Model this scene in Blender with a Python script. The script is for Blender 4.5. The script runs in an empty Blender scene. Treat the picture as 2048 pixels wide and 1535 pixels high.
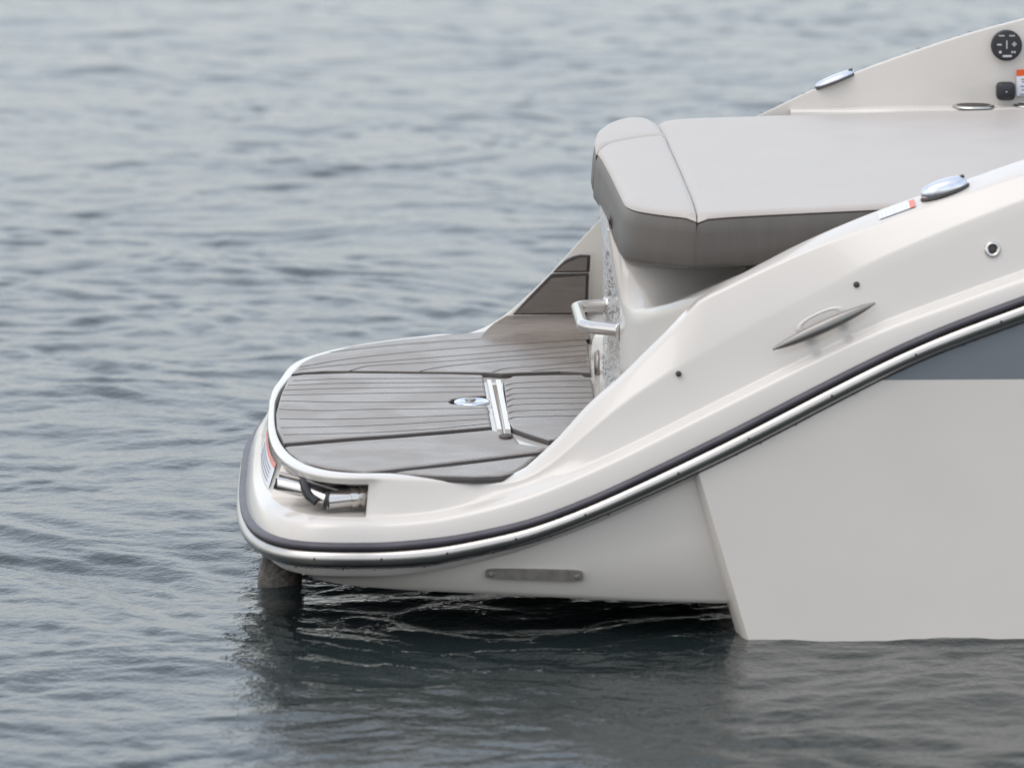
import bpy, bmesh, math, random
import numpy as np
from mathutils import Vector

scene = bpy.context.scene
random.seed(4)
rng = np.random.default_rng(7)

# ------------------------------------------------------------------ camera
F = 11875.0                      # focal length in pixels of a 2048 px wide picture
YAW, PIT = math.radians(1.53), math.radians(9.07)
CAM = np.array([0.0, -12.5, 2.57])
_cp, _sp, _cy, _sy = math.cos(PIT), math.sin(PIT), math.cos(YAW), math.sin(YAW)
FW = np.array([_sy*_cp, _cy*_cp, -_sp])
RT = np.array([_cy, -_sy, 0.0])
UP = np.cross(RT, FW)
cam_data = bpy.data.cameras.new("camera")
cam = bpy.data.objects.new("camera", cam_data)
scene.collection.objects.link(cam)
cam.location = CAM
cam.rotation_euler = (math.pi/2 - PIT, 0, -YAW)
cam_data.sensor_width = 36.0
cam_data.lens = F/2048*36
cam_data.clip_end = 3000
cam_data.dof.use_dof = True
cam_data.dof.focus_distance = 13.75
cam_data.dof.aperture_fstop = 4.2
scene.camera = cam

# ------------------------------------------------------------------ sky and sun (overcast)
world = bpy.data.worlds.new("World")
scene.world = world
world.use_nodes = True
wn, wl = world.node_tree.nodes, world.node_tree.links
wn.clear()
SUN_EL, SUN_ROT = math.radians(60), math.radians(240)
sky = wn.new('ShaderNodeTexSky')
sky.sky_type = 'NISHITA'
sky.sun_disc = False
sky.sun_elevation = SUN_EL
sky.sun_rotation = SUN_ROT
sky.air_density = 1.0
sky.dust_density = 3.0
hs = wn.new('ShaderNodeHueSaturation')
hs.inputs['Saturation'].default_value = 1.15
tc = wn.new('ShaderNodeTexCoord')
mp = wn.new('ShaderNodeMapping')
mp.inputs['Scale'].default_value = (1.4, 1.4, 4.0)
cn = wn.new('ShaderNodeTexNoise')
cn.inputs['Scale'].default_value = 1.6
cn.inputs['Detail'].default_value = 5
cr = wn.new('ShaderNodeMapRange')
cr.inputs['From Min'].default_value = 0.3
cr.inputs['From Max'].default_value = 0.7
cr.inputs['To Min'].default_value = 0.78
cr.inputs['To Max'].default_value = 1.25
mul = wn.new('ShaderNodeMixRGB')
mul.blend_type = 'MULTIPLY'
mul.inputs[0].default_value = 1
bg = wn.new('ShaderNodeBackground')
bg.inputs['Strength'].default_value = 0.15
wo = wn.new('ShaderNodeOutputWorld')
gm = wn.new('ShaderNodeGamma')          # an even overcast: flattens the clear-sky gradient
gm.inputs['Gamma'].default_value = 0.28
wl.new(sky.outputs[0], gm.inputs['Color'])
wl.new(gm.outputs[0], hs.inputs['Color'])
hs.inputs['Value'].default_value = 4.15
wl.new(tc.outputs['Generated'], mp.inputs[0])
wl.new(mp.outputs[0], cn.inputs['Vector'])
wl.new(cn.outputs[0], cr.inputs[0])
wl.new(hs.outputs[0], mul.inputs[1])
wl.new(cr.outputs[0], mul.inputs[2])
wl.new(mul.outputs[0], bg.inputs['Color'])
wl.new(bg.outputs[0], wo.inputs['Surface'])
sun_data = bpy.data.lights.new("sun", 'SUN')
sun_data.energy = 0.5
sun_data.angle = math.radians(40)
sun_data.color = (1.0, 0.97, 0.93)
sun = bpy.data.objects.new("sun", sun_data)
scene.collection.objects.link(sun)
sd = Vector((math.sin(SUN_ROT)*math.cos(SUN_EL), math.cos(SUN_ROT)*math.cos(SUN_EL), math.sin(SUN_EL)))
sun.rotation_euler = sd.to_track_quat('Z', 'Y').to_euler()
sun.location = (0, 0, 20)
scene.view_settings.view_transform = 'Standard'
scene.view_settings.look = 'None'
scene.view_settings.exposure = 0.50
scene.view_settings.gamma = 1.0
scene.view_settings.use_curve_mapping = False

# ------------------------------------------------------------------ helpers
def ray(px, py):
    return FW + RT*(px-1024)/F - UP*(py-767.5)/F
def atY(px, py, Y):
    r = ray(px, py); return CAM + r*(Y-CAM[1])/r[1]
def atZ(px, py, Z):
    r = ray(px, py); return CAM + r*(Z-CAM[2])/r[2]
def atX(px, py, X):
    r = ray(px, py); return CAM + r*(X-CAM[0])/r[0]

def interp(x, xs, ys):
    """monotone cubic through (xs, ys), held flat outside"""
    xs = np.asarray(xs, float); ys = np.asarray(ys, float)
    o = np.argsort(xs); xs = xs[o]; ys = ys[o]
    h = np.diff(xs); d = np.diff(ys)/h
    m = np.zeros(len(xs)); m[0] = d[0]; m[-1] = d[-1]
    for i in range(1, len(xs)-1):
        if d[i-1]*d[i] > 0:
            w1, w2 = 2*h[i]+h[i-1], h[i]+2*h[i-1]
            m[i] = (w1+w2)/(w1/d[i-1]+w2/d[i])
    x = np.clip(np.asarray(x, float), xs[0], xs[-1])
    i = np.clip(np.searchsorted(xs, x)-1, 0, len(h)-1)
    t = (x-xs[i])/h[i]
    return ((2*t**3-3*t**2+1)*ys[i] + (t**3-2*t**2+t)*h[i]*m[i]
            + (-2*t**3+3*t**2)*ys[i+1] + (t**3-t**2)*h[i]*m[i+1])

def link(name, verts, faces, mats, parent=None, fm=None, smooth=True, label=None, sharp=None):
    me = bpy.data.meshes.new(name)
    me.from_pydata([tuple(map(float, v)) for v in verts], [], faces)
    if not isinstance(mats, (list, tuple)): mats = [mats]
    for m in mats: me.materials.append(m)
    if fm is not None:
        me.polygons.foreach_set('material_index', fm)
    me.polygons.foreach_set('use_smooth', [smooth]*len(me.polygons))
    me.update()
    bm = bmesh.new(); bm.from_mesh(me)
    bmesh.ops.recalc_face_normals(bm, faces=bm.faces)
    bm.to_mesh(me); bm.free()
    if sharp: me.set_sharp_from_angle(angle=math.radians(sharp))
    o = bpy.data.objects.new(name, me)
    scene.collection.objects.link(o)
    if parent: o.parent = parent
    if label: o['label'] = label
    return o

class MB:
    def __init__(s): s.v = []; s.f = []; s.m = []
    def add(s, V, Fc, mi=0):
        b = len(s.v); s.v += [tuple(map(float, p)) for p in V]
        s.f += [tuple(b+i for i in f) for f in Fc]; s.m += [mi]*len(Fc)
    def grid(s, rows, mi=0, close=False):
        n = len(rows[0]); V = [p for r in rows for p in r]; Fc = []
        for j in range(len(rows)-1):
            for i in range(n if close else n-1):
                k = (i+1) % n
                Fc.append((j*n+i, j*n+k, (j+1)*n+k, (j+1)*n+i))
        s.add(V, Fc, mi)
    def tube(s, path, rad, seg=14, mi=0, caps=True):
        P = [Vector(p) for p in path]; rad = rad if hasattr(rad, '__len__') else [rad]*len(P)
        t0 = (P[1]-P[0]).normalized(); up = Vector((0, 0, 1)) if abs(t0.z) < .9 else Vector((1, 0, 0))
        n = t0.cross(up).normalized(); rows = []
        for i, p in enumerate(P):
            t = (P[min(i+1, len(P)-1)]-P[max(i-1, 0)]).normalized()
            n = (n - t*n.dot(t)).normalized(); b = t.cross(n)
            rows.append([p+(n*math.cos(a)+b*math.sin(a))*rad[i] for a in [2*math.pi*k/seg for k in range(seg)]])
        s.grid(rows, mi, True)
        if caps:
            s.add(rows[0], [tuple(range(seg))[::-1]], mi); s.add(rows[-1], [tuple(range(seg))], mi)
    def lathe(s, c, ax, prof, seg=28, mi=0, sx=1, sy=1, right=None):
        """prof: (radius, height along ax)"""
        c = Vector(c); ax = Vector(ax).normalized()
        r = Vector(right) if right is not None else ax.orthogonal()
        r = (r-ax*r.dot(ax)).normalized(); u = ax.cross(r)
        rows = [[c+ax*h+(r*math.cos(a)*sx+u*math.sin(a)*sy)*q for a in [2*math.pi*k/seg for k in range(seg)]] for q, h in prof]
        s.grid(rows, mi, True); s.add(rows[0], [tuple(range(seg))[::-1]], mi); s.add(rows[-1], [tuple(range(seg))], mi)
    def box(s, c, ex, ey, ez, mi=0):
        c, ex, ey, ez = map(Vector, (c, ex, ey, ez))
        V = [c+ex*a+ey*b+ez*d for a in (-1, 1) for b in (-1, 1) for d in (-1, 1)]
        s.add(V, [(0, 1, 3, 2), (4, 6, 7, 5), (0, 4, 5, 1), (2, 3, 7, 6), (0, 2, 6, 4), (1, 5, 7, 3)], mi)
    def build(s, name, mats, parent=None, smooth=True, label=None, sharp=None):
        return link(name, s.v, s.f, mats, parent, s.m, smooth, label, sharp)

def arcpath(pts, r, n=6):
    """round the corners of a 3D polyline"""
    P = [np.array(p, float) for p in pts]; out = [P[0]]
    for i in range(1, len(P)-1):
        a, b = P[i-1]-P[i], P[i+1]-P[i]; la, lb = np.linalg.norm(a), np.linalg.norm(b)
        q = min(r, la*.49, lb*.49)
        A, B = P[i]+a/la*q, P[i]+b/lb*q
        for k in range(n+1):
            t = k/n; out.append((1-t)**2*A+2*t*(1-t)*P[i]+t*t*B)
    out.append(P[-1]); return out

# ------------------------------------------------------------------ materials
def mat(name, col, rough=.4, metal=0., coat=0., spec=.5):
    m = bpy.data.materials.new(name); m.use_nodes = True
    b = m.node_tree.nodes['Principled BSDF']
    b.inputs['Base Color'].default_value = (*col, 1)
    b.inputs['Roughness'].default_value = rough
    b.inputs['Metallic'].default_value = metal
    b.inputs['Coat Weight'].default_value = coat
    b.inputs['Specular IOR Level'].default_value = spec
    return m
def nd(m, t, **kw):
    n = m.node_tree.nodes.new(t)
    for k, v in kw.items():
        if k in n.inputs: n.inputs[k].default_value = v
        else: setattr(n, k, v)
    return n
def bsdf(m): return m.node_tree.nodes['Principled BSDF']
def lk(m, a, b): m.node_tree.links.new(a, b)
def vary(m, c1, c2, scale, stretch=(1, 1, 1), detail=5, bump=0., bscale=None, rough=None, lo=.35, hi=.65):
    tcn = nd(m, 'ShaderNodeTexCoord'); mpn = nd(m, 'ShaderNodeMapping'); mpn.inputs['Scale'].default_value = stretch
    n = nd(m, 'ShaderNodeTexNoise', Scale=scale, Detail=detail)
    rp = nd(m, 'ShaderNodeMapRange'); rp.inputs[1].default_value = lo; rp.inputs[2].default_value = hi
    mx = nd(m, 'ShaderNodeMixRGB'); mx.inputs[1].default_value = (*c1, 1); mx.inputs[2].default_value = (*c2, 1)
    lk(m, tcn.outputs['Object'], mpn.inputs[0]); lk(m, mpn.outputs[0], n.inputs['Vector'])
    lk(m, n.outputs[0], rp.inputs[0]); lk(m, rp.outputs[0], mx.inputs[0]); lk(m, mx.outputs[0], bsdf(m).inputs['Base Color'])
    if rough:
        r2 = nd(m, 'ShaderNodeMapRange'); r2.inputs[3].default_value = rough[0]; r2.inputs[4].default_value = rough[1]
        lk(m, n.outputs[0], r2.inputs[0]); lk(m, r2.outputs[0], bsdf(m).inputs['Roughness'])
    if bump:
        n2 = nd(m, 'ShaderNodeTexNoise', Scale=bscale or scale, Detail=4)
        lk(m, mpn.outputs[0], n2.inputs['Vector'])
        bp = nd(m, 'ShaderNodeBump', Strength=1.0, Distance=bump)
        lk(m, n2.outputs[0], bp.inputs['Height']); lk(m, bp.outputs[0], bsdf(m).inputs['Normal'])
    return m

M = {}
M['gel'] = vary(mat('white_gelcoat', (.74, .72, .69), .16, coat=.4), (.575, .542, .502), (.60, .566, .526), 3, rough=(.13, .24))
M['hull'] = mat('hull_gelcoat', (.74, .72, .69), .2, coat=.3)
vinyl = M['vinyl'] = vary(mat('black_rail_vinyl', (.03, .028, .035), .42), (.050, .045, .058), (.070, .064, .078), 12)
M['steel'] = mat('polished_steel', (.60, .58, .56), .14, metal=1)
M['rail_steel'] = vary(mat('rail_steel', (.72, .70, .67), .3, metal=1), (.50, .48, .455), (.58, .555, .53), 9, rough=(.26, .36))
M['dull_steel'] = mat('weathered_steel', (.27, .255, .24), .36, metal=.75)
M['chrome'] = mat('chrome', (.66, .68, .74), .10, metal=1)
M['black'] = mat('black_plastic', (.022, .022, .026), .45)
M['rubber'] = mat('dark_seam', (.055, .049, .047), .6)
M['dark'] = mat('dark_recess', (.05, .042, .036), .6)
M['print'] = mat('grey_print', (.55, .55, .58), .5)
M['sticker'] = mat('white_sticker', (.72, .74, .80), .3)
M['orange'] = mat('orange_sticker', (.75, .10, .01), .35)
M['red'] = mat('faded_red_sticker', (.68, .22, .17), .4)
M['ink'] = mat('grey_ink', (.18, .19, .22), .5)
# teak-look foam: fine longitudinal grain, damp sheen
def foam(name, c1, c2, rough):
    m = mat(name, c1, .4)
    vary(m, c1, c2, 7, (2.2, 60, 60), 6, bump=.00035, bscale=14, rough=rough)
    return m
def blotch(m, scale, lo, hi, rlo=None, rhi=None):
    b = bsdf(m); src = b.inputs['Base Color'].links[0].from_socket
    tcn = nd(m, 'ShaderNodeTexCoord'); n = nd(m, 'ShaderNodeTexNoise', Scale=scale, Detail=3.0)
    rp = nd(m, 'ShaderNodeMapRange'); rp.inputs[1].default_value = .38; rp.inputs[2].default_value = .62; rp.inputs[3].default_value = lo; rp.inputs[4].default_value = hi
    mx = nd(m, 'ShaderNodeMixRGB', blend_type='MULTIPLY'); mx.inputs[0].default_value = 1
    lk(m, tcn.outputs['Object'], n.inputs['Vector']); lk(m, n.outputs[0], rp.inputs[0]); lk(m, src, mx.inputs[1]); lk(m, rp.outputs[0], mx.inputs[2]); lk(m, mx.outputs[0], b.inputs['Base Color'])
    if rlo is not None:
        r2 = nd(m, 'ShaderNodeMapRange'); r2.inputs[1].default_value = .42; r2.inputs[2].default_value = .58; r2.inputs[3].default_value = rlo; r2.inputs[4].default_value = rhi
        lk(m, n.outputs[0], r2.inputs[0]); lk(m, r2.outputs[0], b.inputs['Roughness'])
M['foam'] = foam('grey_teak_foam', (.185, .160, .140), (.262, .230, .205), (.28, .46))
M['foam_wall_shaded'] = foam('grey_teak_foam_shaded', (.125, .104, .093), (.165, .142, .128), (.35, .5))  # same foam, darkened to paint in the shade of the upright panel
blotch(M['foam'], 5.5, .93, 1.06, .26, .42)
# upholstery
M['cush'] = vary(mat('pale_vinyl_upholstery', (.62, .58, .565), .42), (.41, .372, .338), (.44, .402, .368), 5, bump=.0008, bscale=16, rough=(.33, .5))
M['cush_side'] = vary(mat('grey_vinyl_upholstery', (.11, .10, .092), .4), (.092, .080, .071), (.104, .091, .081), 4, (14, 14, 1.2), bump=.0004, bscale=5, rough=(.33, .5))
# wet gelcoat with beads of water
def wet():
    m = mat('wet_gelcoat', (.66, .65, .63), .12, coat=.5)
    tcn = nd(m, 'ShaderNodeTexCoord'); v = nd(m, 'ShaderNodeTexVoronoi', Scale=70.0); v.inputs['Randomness'].default_value = 1
    mpn = nd(m, 'ShaderNodeMapping'); mpn.inputs['Scale'].default_value = (1, 1, .7)
    rp = nd(m, 'ShaderNodeMapRange'); rp.inputs[1].default_value = .1; rp.inputs[2].default_value = .5; rp.inputs[3].default_value = 1; rp.inputs[4].default_value = 0
    n = nd(m, 'ShaderNodeTexNoise', Scale=40.0, Detail=3)
    ml = nd(m, 'ShaderNodeMath', operation='MULTIPLY')
    bp = nd(m, 'ShaderNodeBump', Strength=.8, Distance=.0012)
    lk(m, tcn.outputs['Object'], mpn.inputs[0]); lk(m, mpn.outputs[0], v.inputs['Vector']); lk(m, mpn.outputs[0], n.inputs['Vector'])
    lk(m, v.outputs['Distance'], rp.inputs[0]); lk(m, rp.outputs[0], ml.inputs[0]); lk(m, n.outputs[0], ml.inputs[1])
    lk(m, ml.outputs[0], bp.inputs['Height']); lk(m, bp.outputs[0], bsdf(m).inputs['Normal'])
    return m
M['wet'] = wet()
M['drop'] = mat('water_drop', (.9, .93, .95), .03); bsdf(M['drop']).inputs['Transmission Weight'].default_value = 1; bsdf(M['drop']).inputs['IOR'].default_value = 1.33
M['drive'] = vary(mat('wet_drive_casing', (.07, .06, .05), .25), (.035, .029, .024), (.085, .073, .061), 60, (1, 1, .5), 6, bump=.004, bscale=60)

# ------------------------------------------------------------------ water
def water():
    def axis(segs):
        out = [segs[0][0]]
        for a, b, c0, c1 in segs:
            x = a
            while x < b - 1e-6:
                t = (x-a)/(b-a); x += c0+(c1-c0)*t
                out.append(min(x, b))
        return np.array(out)
    right = axis([(0, 1.9, .014, .014), (1.9, 5, .014, .036), (5, 25, .036, .9), (25, 600, .9, 60)])
    left = axis([(0, 1.3, .014, .014), (1.3, 4, .014, .036), (4, 25, .036, .9), (25, 600, .9, 60)])
    xs = np.concatenate([-left[::-1][:-1], right])
    yb = axis([(0, 1.9, .013, .013), (1.9, 14, .013, .9), (14, 300, .9, 40)])
    yf = axis([(0, 3, .013, .018), (3, 10, .018, .03), (10, 24, .03, .062), (24, 60, .062, .8), (60, 1200, .8, 90)])
    ys = np.concatenate([-yb[::-1][:-1], yf])
    X, Y = np.meshgrid(xs, ys)
    cx = np.gradient(xs)[None, :]; cyy = np.gradient(ys)[:, None]
    cell = np.maximum(cx, cyy)
    Z = np.zeros_like(X)
    # slow warping so that the crests are not straight
    wx = X+.18*np.sin(1.3*Y+.7*X)+.10*np.sin(3.1*Y-1.7*X+1)+.05*np.sin(5.3*X+4.4*Y)
    wy = Y+.16*np.sin(1.7*X-.6*Y+2)+.09*np.sin(3.7*X+2.3*Y)+.04*np.sin(7.1*X-4.9*Y)
    for i in range(90):
        lam = 1.6*(.045/1.6)**(i/89)*rng.uniform(.85, 1.15)
        ang = rng.normal(math.radians(80), math.radians(38))
        if rng.random() < .25: ang += rng.uniform(-1.6, 1.6)
        k = 2*math.pi/lam
        sl = .0088*(.62 if lam > .7 else .95 if lam > .4 else 1.25)*(1.45 if lam < .30 else 1)
        w = np.clip((lam/(cell*2.6))-.6, 0, 1)
        kx, ky = k*math.cos(ang), k*math.sin(ang)
        mod = 1+.55*np.sin(X*rng.uniform(-1.6, 1.6)+Y*rng.uniform(-1.2, 1.2)+rng.uniform(0, 6.28))
        ph = kx*wx+ky*wy+rng.uniform(0, 6.28)
        Z += w*mod*(sl/k)*(np.sin(ph)+.22*np.cos(2*ph))
    calm = 1-.12*np.exp(-(((X-1.0)/1.3)**2+((Y+.2)/1.1)**2))
    Z *= calm
    n, m_ = X.shape
    verts = np.stack([X, Y, Z], -1).reshape(-1, 3)
    idx = np.arange(n*m_).reshape(n, m_)
    faces = np.stack([idx[:-1, :-1], idx[:-1, 1:], idx[1:, 1:], idx[1:, :-1]], -1).reshape(-1, 4)
    me = bpy.data.meshes.new('water')
    me.vertices.add(len(verts)); me.vertices.foreach_set('co', verts.ravel())
    me.loops.add(len(faces)*4); me.loops.foreach_set('vertex_index', faces.ravel())
    me.polygons.add(len(faces))
    me.polygons.foreach_set('loop_start', np.arange(0, len(faces)*4, 4))
    me.polygons.foreach_set('loop_total', np.full(len(faces), 4))
    me.polygons.foreach_set('use_smooth', np.ones(len(faces), bool))
    me.update(calc_edges=True); me.validate()
    m = mat('lake_water', (.018, .050, .058), .05)
    b = bsdf(m); b.inputs['IOR'].default_value = 1.33
    vary(m, (.012, .018, .019), (.019, .027, .027), .7, detail=2)
    tcn = nd(m, 'ShaderNodeTexCoord')
    n1 = nd(m, 'ShaderNodeTexNoise', Scale=9.0, Detail=4.0); n2 = nd(m, 'ShaderNodeTexNoise', Scale=34.0, Detail=3.0)
    b1 = nd(m, 'ShaderNodeBump', Strength=1.0, Distance=.0042); b2 = nd(m, 'ShaderNodeBump', Strength=1.0, Distance=.0022)
    lk(m, tcn.outputs['Object'], n1.inputs['Vector']); lk(m, tcn.outputs['Object'], n2.inputs['Vector'])
    lk(m, n1.outputs[0], b1.inputs['Height']); lk(m, n2.outputs[0], b2.inputs['Height'])
    lk(m, b1.outputs[0], b2.inputs['Normal'])
    n3 = nd(m, 'ShaderNodeTexNoise', Scale=85.0, Detail=2.0); b3 = nd(m, 'ShaderNodeBump', Strength=1.0, Distance=.0012)
    lk(m, tcn.outputs['Object'], n3.inputs['Vector']); lk(m, n3.outputs[0], b3.inputs['Height'])
    lk(m, b2.outputs[0], b3.inputs['Normal']); lk(m, b3.outputs[0], b.inputs['Normal'])
    me.materials.append(m)
    o = bpy.data.objects.new('water', me); scene.collection.objects.link(o)
    o['kind'] = 'structure'
    return o
water()

# ------------------------------------------------------------------ the boat
boat = bpy.data.objects.new('motorboat', None)
scene.collection.objects.link(boat)
boat['label'] = 'white motorboat stern with grey teak swim platform and sunpad, afloat on calm water'
boat['category'] = 'boat'

YC = 1.17          # centreline
XS = 0.05          # where the straight side ends and the stern rounding begins
XB = 3.0           # forward end of what is built
XEND = [(-.1, .075), (.05, .060), (.15, .052), (.4, .045), (1.5, .03), (3.2, .06)]
def Y0(X): return np.interp(X, [a for a, _ in XEND], [b for _, b in XEND])

def trace(px, off):
    """pixels on the starboard side -> (X, z) with Y = Y0(X) + off(X)"""
    out = []
    for p in px:
        X = .5
        for _ in range(5):
            q = atY(p[0], p[1], float(Y0(X)+off(X))); X = q[0]
        out.append((q[0], q[2]))
    return out
const = lambda c: (lambda X: c)
def ramp(*pr): return lambda X: float(np.interp(X, [a for a, _ in pr], [b for _, b in pr]))

ZP_ANCHOR = None
offs = {
 'T': ramp((.05, .125), (.35, .13), (.8, .18), (1.4, .235), (3, .26)),
 'A': ramp((.05, .10), (.35, .100), (.68, .125), (1.4, .135), (3, .15)),
 'B': ramp((.05, .075), (.35, .074), (.8, .082), (1.4, .088), (3, .10)),
 'H': ramp((.05, .070), (.35, .069), (.8, .074), (3, .080)),
 'C': ramp((.05, .052), (.8, .050), (3, .055)),
 'D': ramp((.05, .020), (3, .022)),
 'R': const(0.004),
 'S': const(0.010),
 'L': const(0.030),
}
px = {
 'T': [(740, 944), (800, 945), (870, 950), (929, 954), (970, 954), (1004, 951), (1047, 935), (1079, 907), (1122, 866), (1176, 805), (1240, 750), (1292, 698), (1337, 655), (1373, 615), (1391, 599), (1446, 566), (1537, 517), (1585, 492), (1702, 440), (1850, 385), (1950, 351), (2048, 317)],
 'A': [(740, 947), (800, 948), (870, 953), (929, 958), (970, 958), (1004, 957), (1047, 944), (1079, 918), (1122, 880), (1176, 822), (1240, 765), (1292, 716), (1337, 671), (1373, 630), (1391, 606), (1446, 578), (1537, 534), (1620, 497), (1775, 441), (1850, 414), (1950, 380), (2048, 347)],
 'B': [(740, 954), (800, 955), (860, 958), (929, 963), (970, 966), (1015, 967), (1060, 957), (1101, 937), (1165, 872), (1240, 805), (1300, 769), (1400, 709), (1483, 659), (1629, 586), (1757, 518), (1860, 473), (1939, 440), (2048, 398)],
 'C': [(740, 1031), (800, 1031), (860, 1025), (950, 1006), (1060, 977), (1187, 925), (1240, 901), (1336, 852), (1483, 779), (1629, 706), (1738, 654), (1884, 600), (2048, 541)],
 'D': [(740, 1048), (800, 1045), (860, 1039), (950, 1022), (1060, 992), (1187, 939), (1240, 915), (1336, 866), (1483, 793), (1629, 720), (1738, 668), (1884, 614), (2048, 555)],
 'R': [(740, 1086), (800, 1083), (860, 1077), (900, 1072), (1000, 1053), (1056, 1040), (1166, 1000), (1300, 938), (1483, 849), (1665, 755), (1848, 667), (2048, 592)],
 'S': [(740, 1135), (800, 1134), (860, 1130), (900, 1122), (978, 1106), (1056, 1088), (1173, 1045), (1300, 990), (1483, 904), (1665, 809), (1848, 718), (2048, 645)],
 'L': [(740, 1153), (800, 1149), (860, 1142), (900, 1135), (998, 1113), (1056, 1096), (1173, 1055), (1300, 998), (1483, 911), (1665, 815), (1848, 724), (2048, 651)],
}
aft = {
 'T': [(548, 827), (550, 856), (561, 884), (577, 903), (601, 923), (655, 936), (700, 942)],
 'B': [(534, 837), (536, 869), (546, 897), (559, 916), (573, 925), (597, 939), (655, 951), (700, 954)],
 'C': [(524, 900), (523, 930), (527, 960), (538, 984), (548, 994), (577, 1013), (636, 1027), (690, 1031)],
 'D': [(512, 880), (503, 920), (503, 945), (507, 966), (528, 1009), (558, 1035), (616, 1046), (680, 1048)],
 'R': [(493, 943), (490, 978), (495, 1017), (509, 1041), (538, 1066), (577, 1080), (636, 1086), (690, 1087)],
}
NS = 110
sx = XB + (XS-XB)*(np.linspace(0, 1, NS)**.9)              # bow -> stern
NA = 64
th = np.linspace(0, 1, NA+1)[1:]*math.pi/2                 # 0 starboard beam, pi/2 dead aft
KX = 4.0
zc, curve = {}, {}
for k in ['T', 'A', 'B', 'H', 'C', 'D', 'R', 'S', 'L']:
    if k == 'H': continue
    tr = trace(px[k], offs[k]); xs_, zs_ = np.array(tr).T
    sl = (zs_[-1]-zs_[-2])/(xs_[-1]-xs_[-2])
    xe_, ze_ = xs_[-1], zs_[-1]
    sl = (zs_[-1]-zs_[-3])/(xs_[-1]-xs_[-3])
    xs_ = np.append(xs_, [2.1, 3.0]); zs_ = np.append(zs_, [ze_+sl*.85*(2.1-xe_), ze_+sl*.85*(2.1-xe_)+sl*.6*.9])
    z_ = interp(sx, xs_, zs_)
    if k not in ('T', 'A'):          # fair the line
        W_ = np.exp(-((sx[:, None]-sx[None, :])/.09)**2)
        lin = np.polyval(np.polyfit(sx, z_, 3), sx)
        w_ = np.clip((sx-.22)/.25, 0, 1)
        z_ = z_*(1-w_)+w_*(lin+(W_@(z_-lin))/W_.sum(1))
    else:
        W_ = np.exp(-((sx[:, None]-sx[None, :])/.016)**2); z_ = (W_@z_)/W_.sum(1)
    zc[k] = z_
ZP = float(zc['T'][-1])
LAME = {'T': (2.9, .237), 'B': (3.3, .252), 'C': (3.6, .267), 'D': (4.2, .285), 'R': (4.2, .300)}   # fitted to the traced outlines
_t = np.linspace(0, math.pi/2, 6000)
def lame(k, t):
    n_, a_ = LAME[k]; b_ = YC-float(Y0(XS)+offs[k](XS))
    return XS-a_*np.sin(t)**(2/n_), YC-b_*np.cos(t)**(2/n_)
_x, _y = lame('R', _t); _s = np.concatenate([[0], np.cumsum(np.hypot(np.diff(_x)*2.2, np.diff(_y)))])
tt = np.interp(np.linspace(0, _s[-1], NA+1)[1:], _s, _t)
plan = {k: lame(k, tt) for k in ['T', 'B', 'C', 'D', 'R']}
plan['A'] = ((plan['T'][0]+plan['B'][0])/2, (plan['T'][1]+plan['B'][1])/2)
def inset(pl, d):
    x, y = pl; tx, ty = np.gradient(x), np.gradient(y); l = np.hypot(tx, ty)
    return x+ty/l*d, y-tx/l*d   # towards the inside
# direction check: inside is +x at the aft end
_t = inset(plan['R'], .01)
SG = 1 if _t[0][-1] > plan['R'][0][-1] else -1
plan['S'] = inset(plan['R'], SG*.006)
plan['L'] = inset(plan['R'], SG*.030)
plan['H'] = inset(plan['B'], SG*.006)
zc['H'] = zc['B'] - np.interp(sx, [XS, .35, .6], [.016, .016, .03])
for k in ['T', 'A', 'B', 'H', 'C', 'D', 'R', 'S', 'L']:
    yy = np.array([Y0(x)+offs[k](x) for x in sx])
    s = np.stack([sx, yy, zc[k]], -1)
    a = np.stack([plan[k][0], plan[k][1], np.full(NA, zc[k][-1])], -1)
    c_ = np.vstack([s, a])
    for _ in range(3):
        q_ = c_.copy(); lo_, hi_ = NS-5, NS+4
        q_[lo_:hi_] = (c_[lo_-1:hi_-1]+2*c_[lo_:hi_]+c_[lo_+1:hi_+1])/4
        c_ = q_
    curve[k] = c_
# port gunwale crest as seen across the boat
pT = [(965, 660), (1000, 641), (1040, 605), (1100, 545), (1150, 490), (1200, 437), (1300, 352), (1400, 285), (1513, 230), (1618, 180), (1714, 141), (1794, 112), (1901, 76), (1982, 52), (2048, 35)]
PO = {'T': .09, 'A': .03, 'B': .012, 'F': .09}
def pshift(X, k='T'): return float(np.interp(X, [.33, .9], [.07, PO.get(k, 0)]))
def YTp(X): return 2*YC-float(Y0(X)+offs['T'](X))+pshift(X)
ptz = []
for p in pT:
    X = .3+(p[0]-965)*.00105
    for _ in range(5): q = atY(p[0], p[1], YTp(X)); X = float(q[0])
    ptz.append(q)
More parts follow.
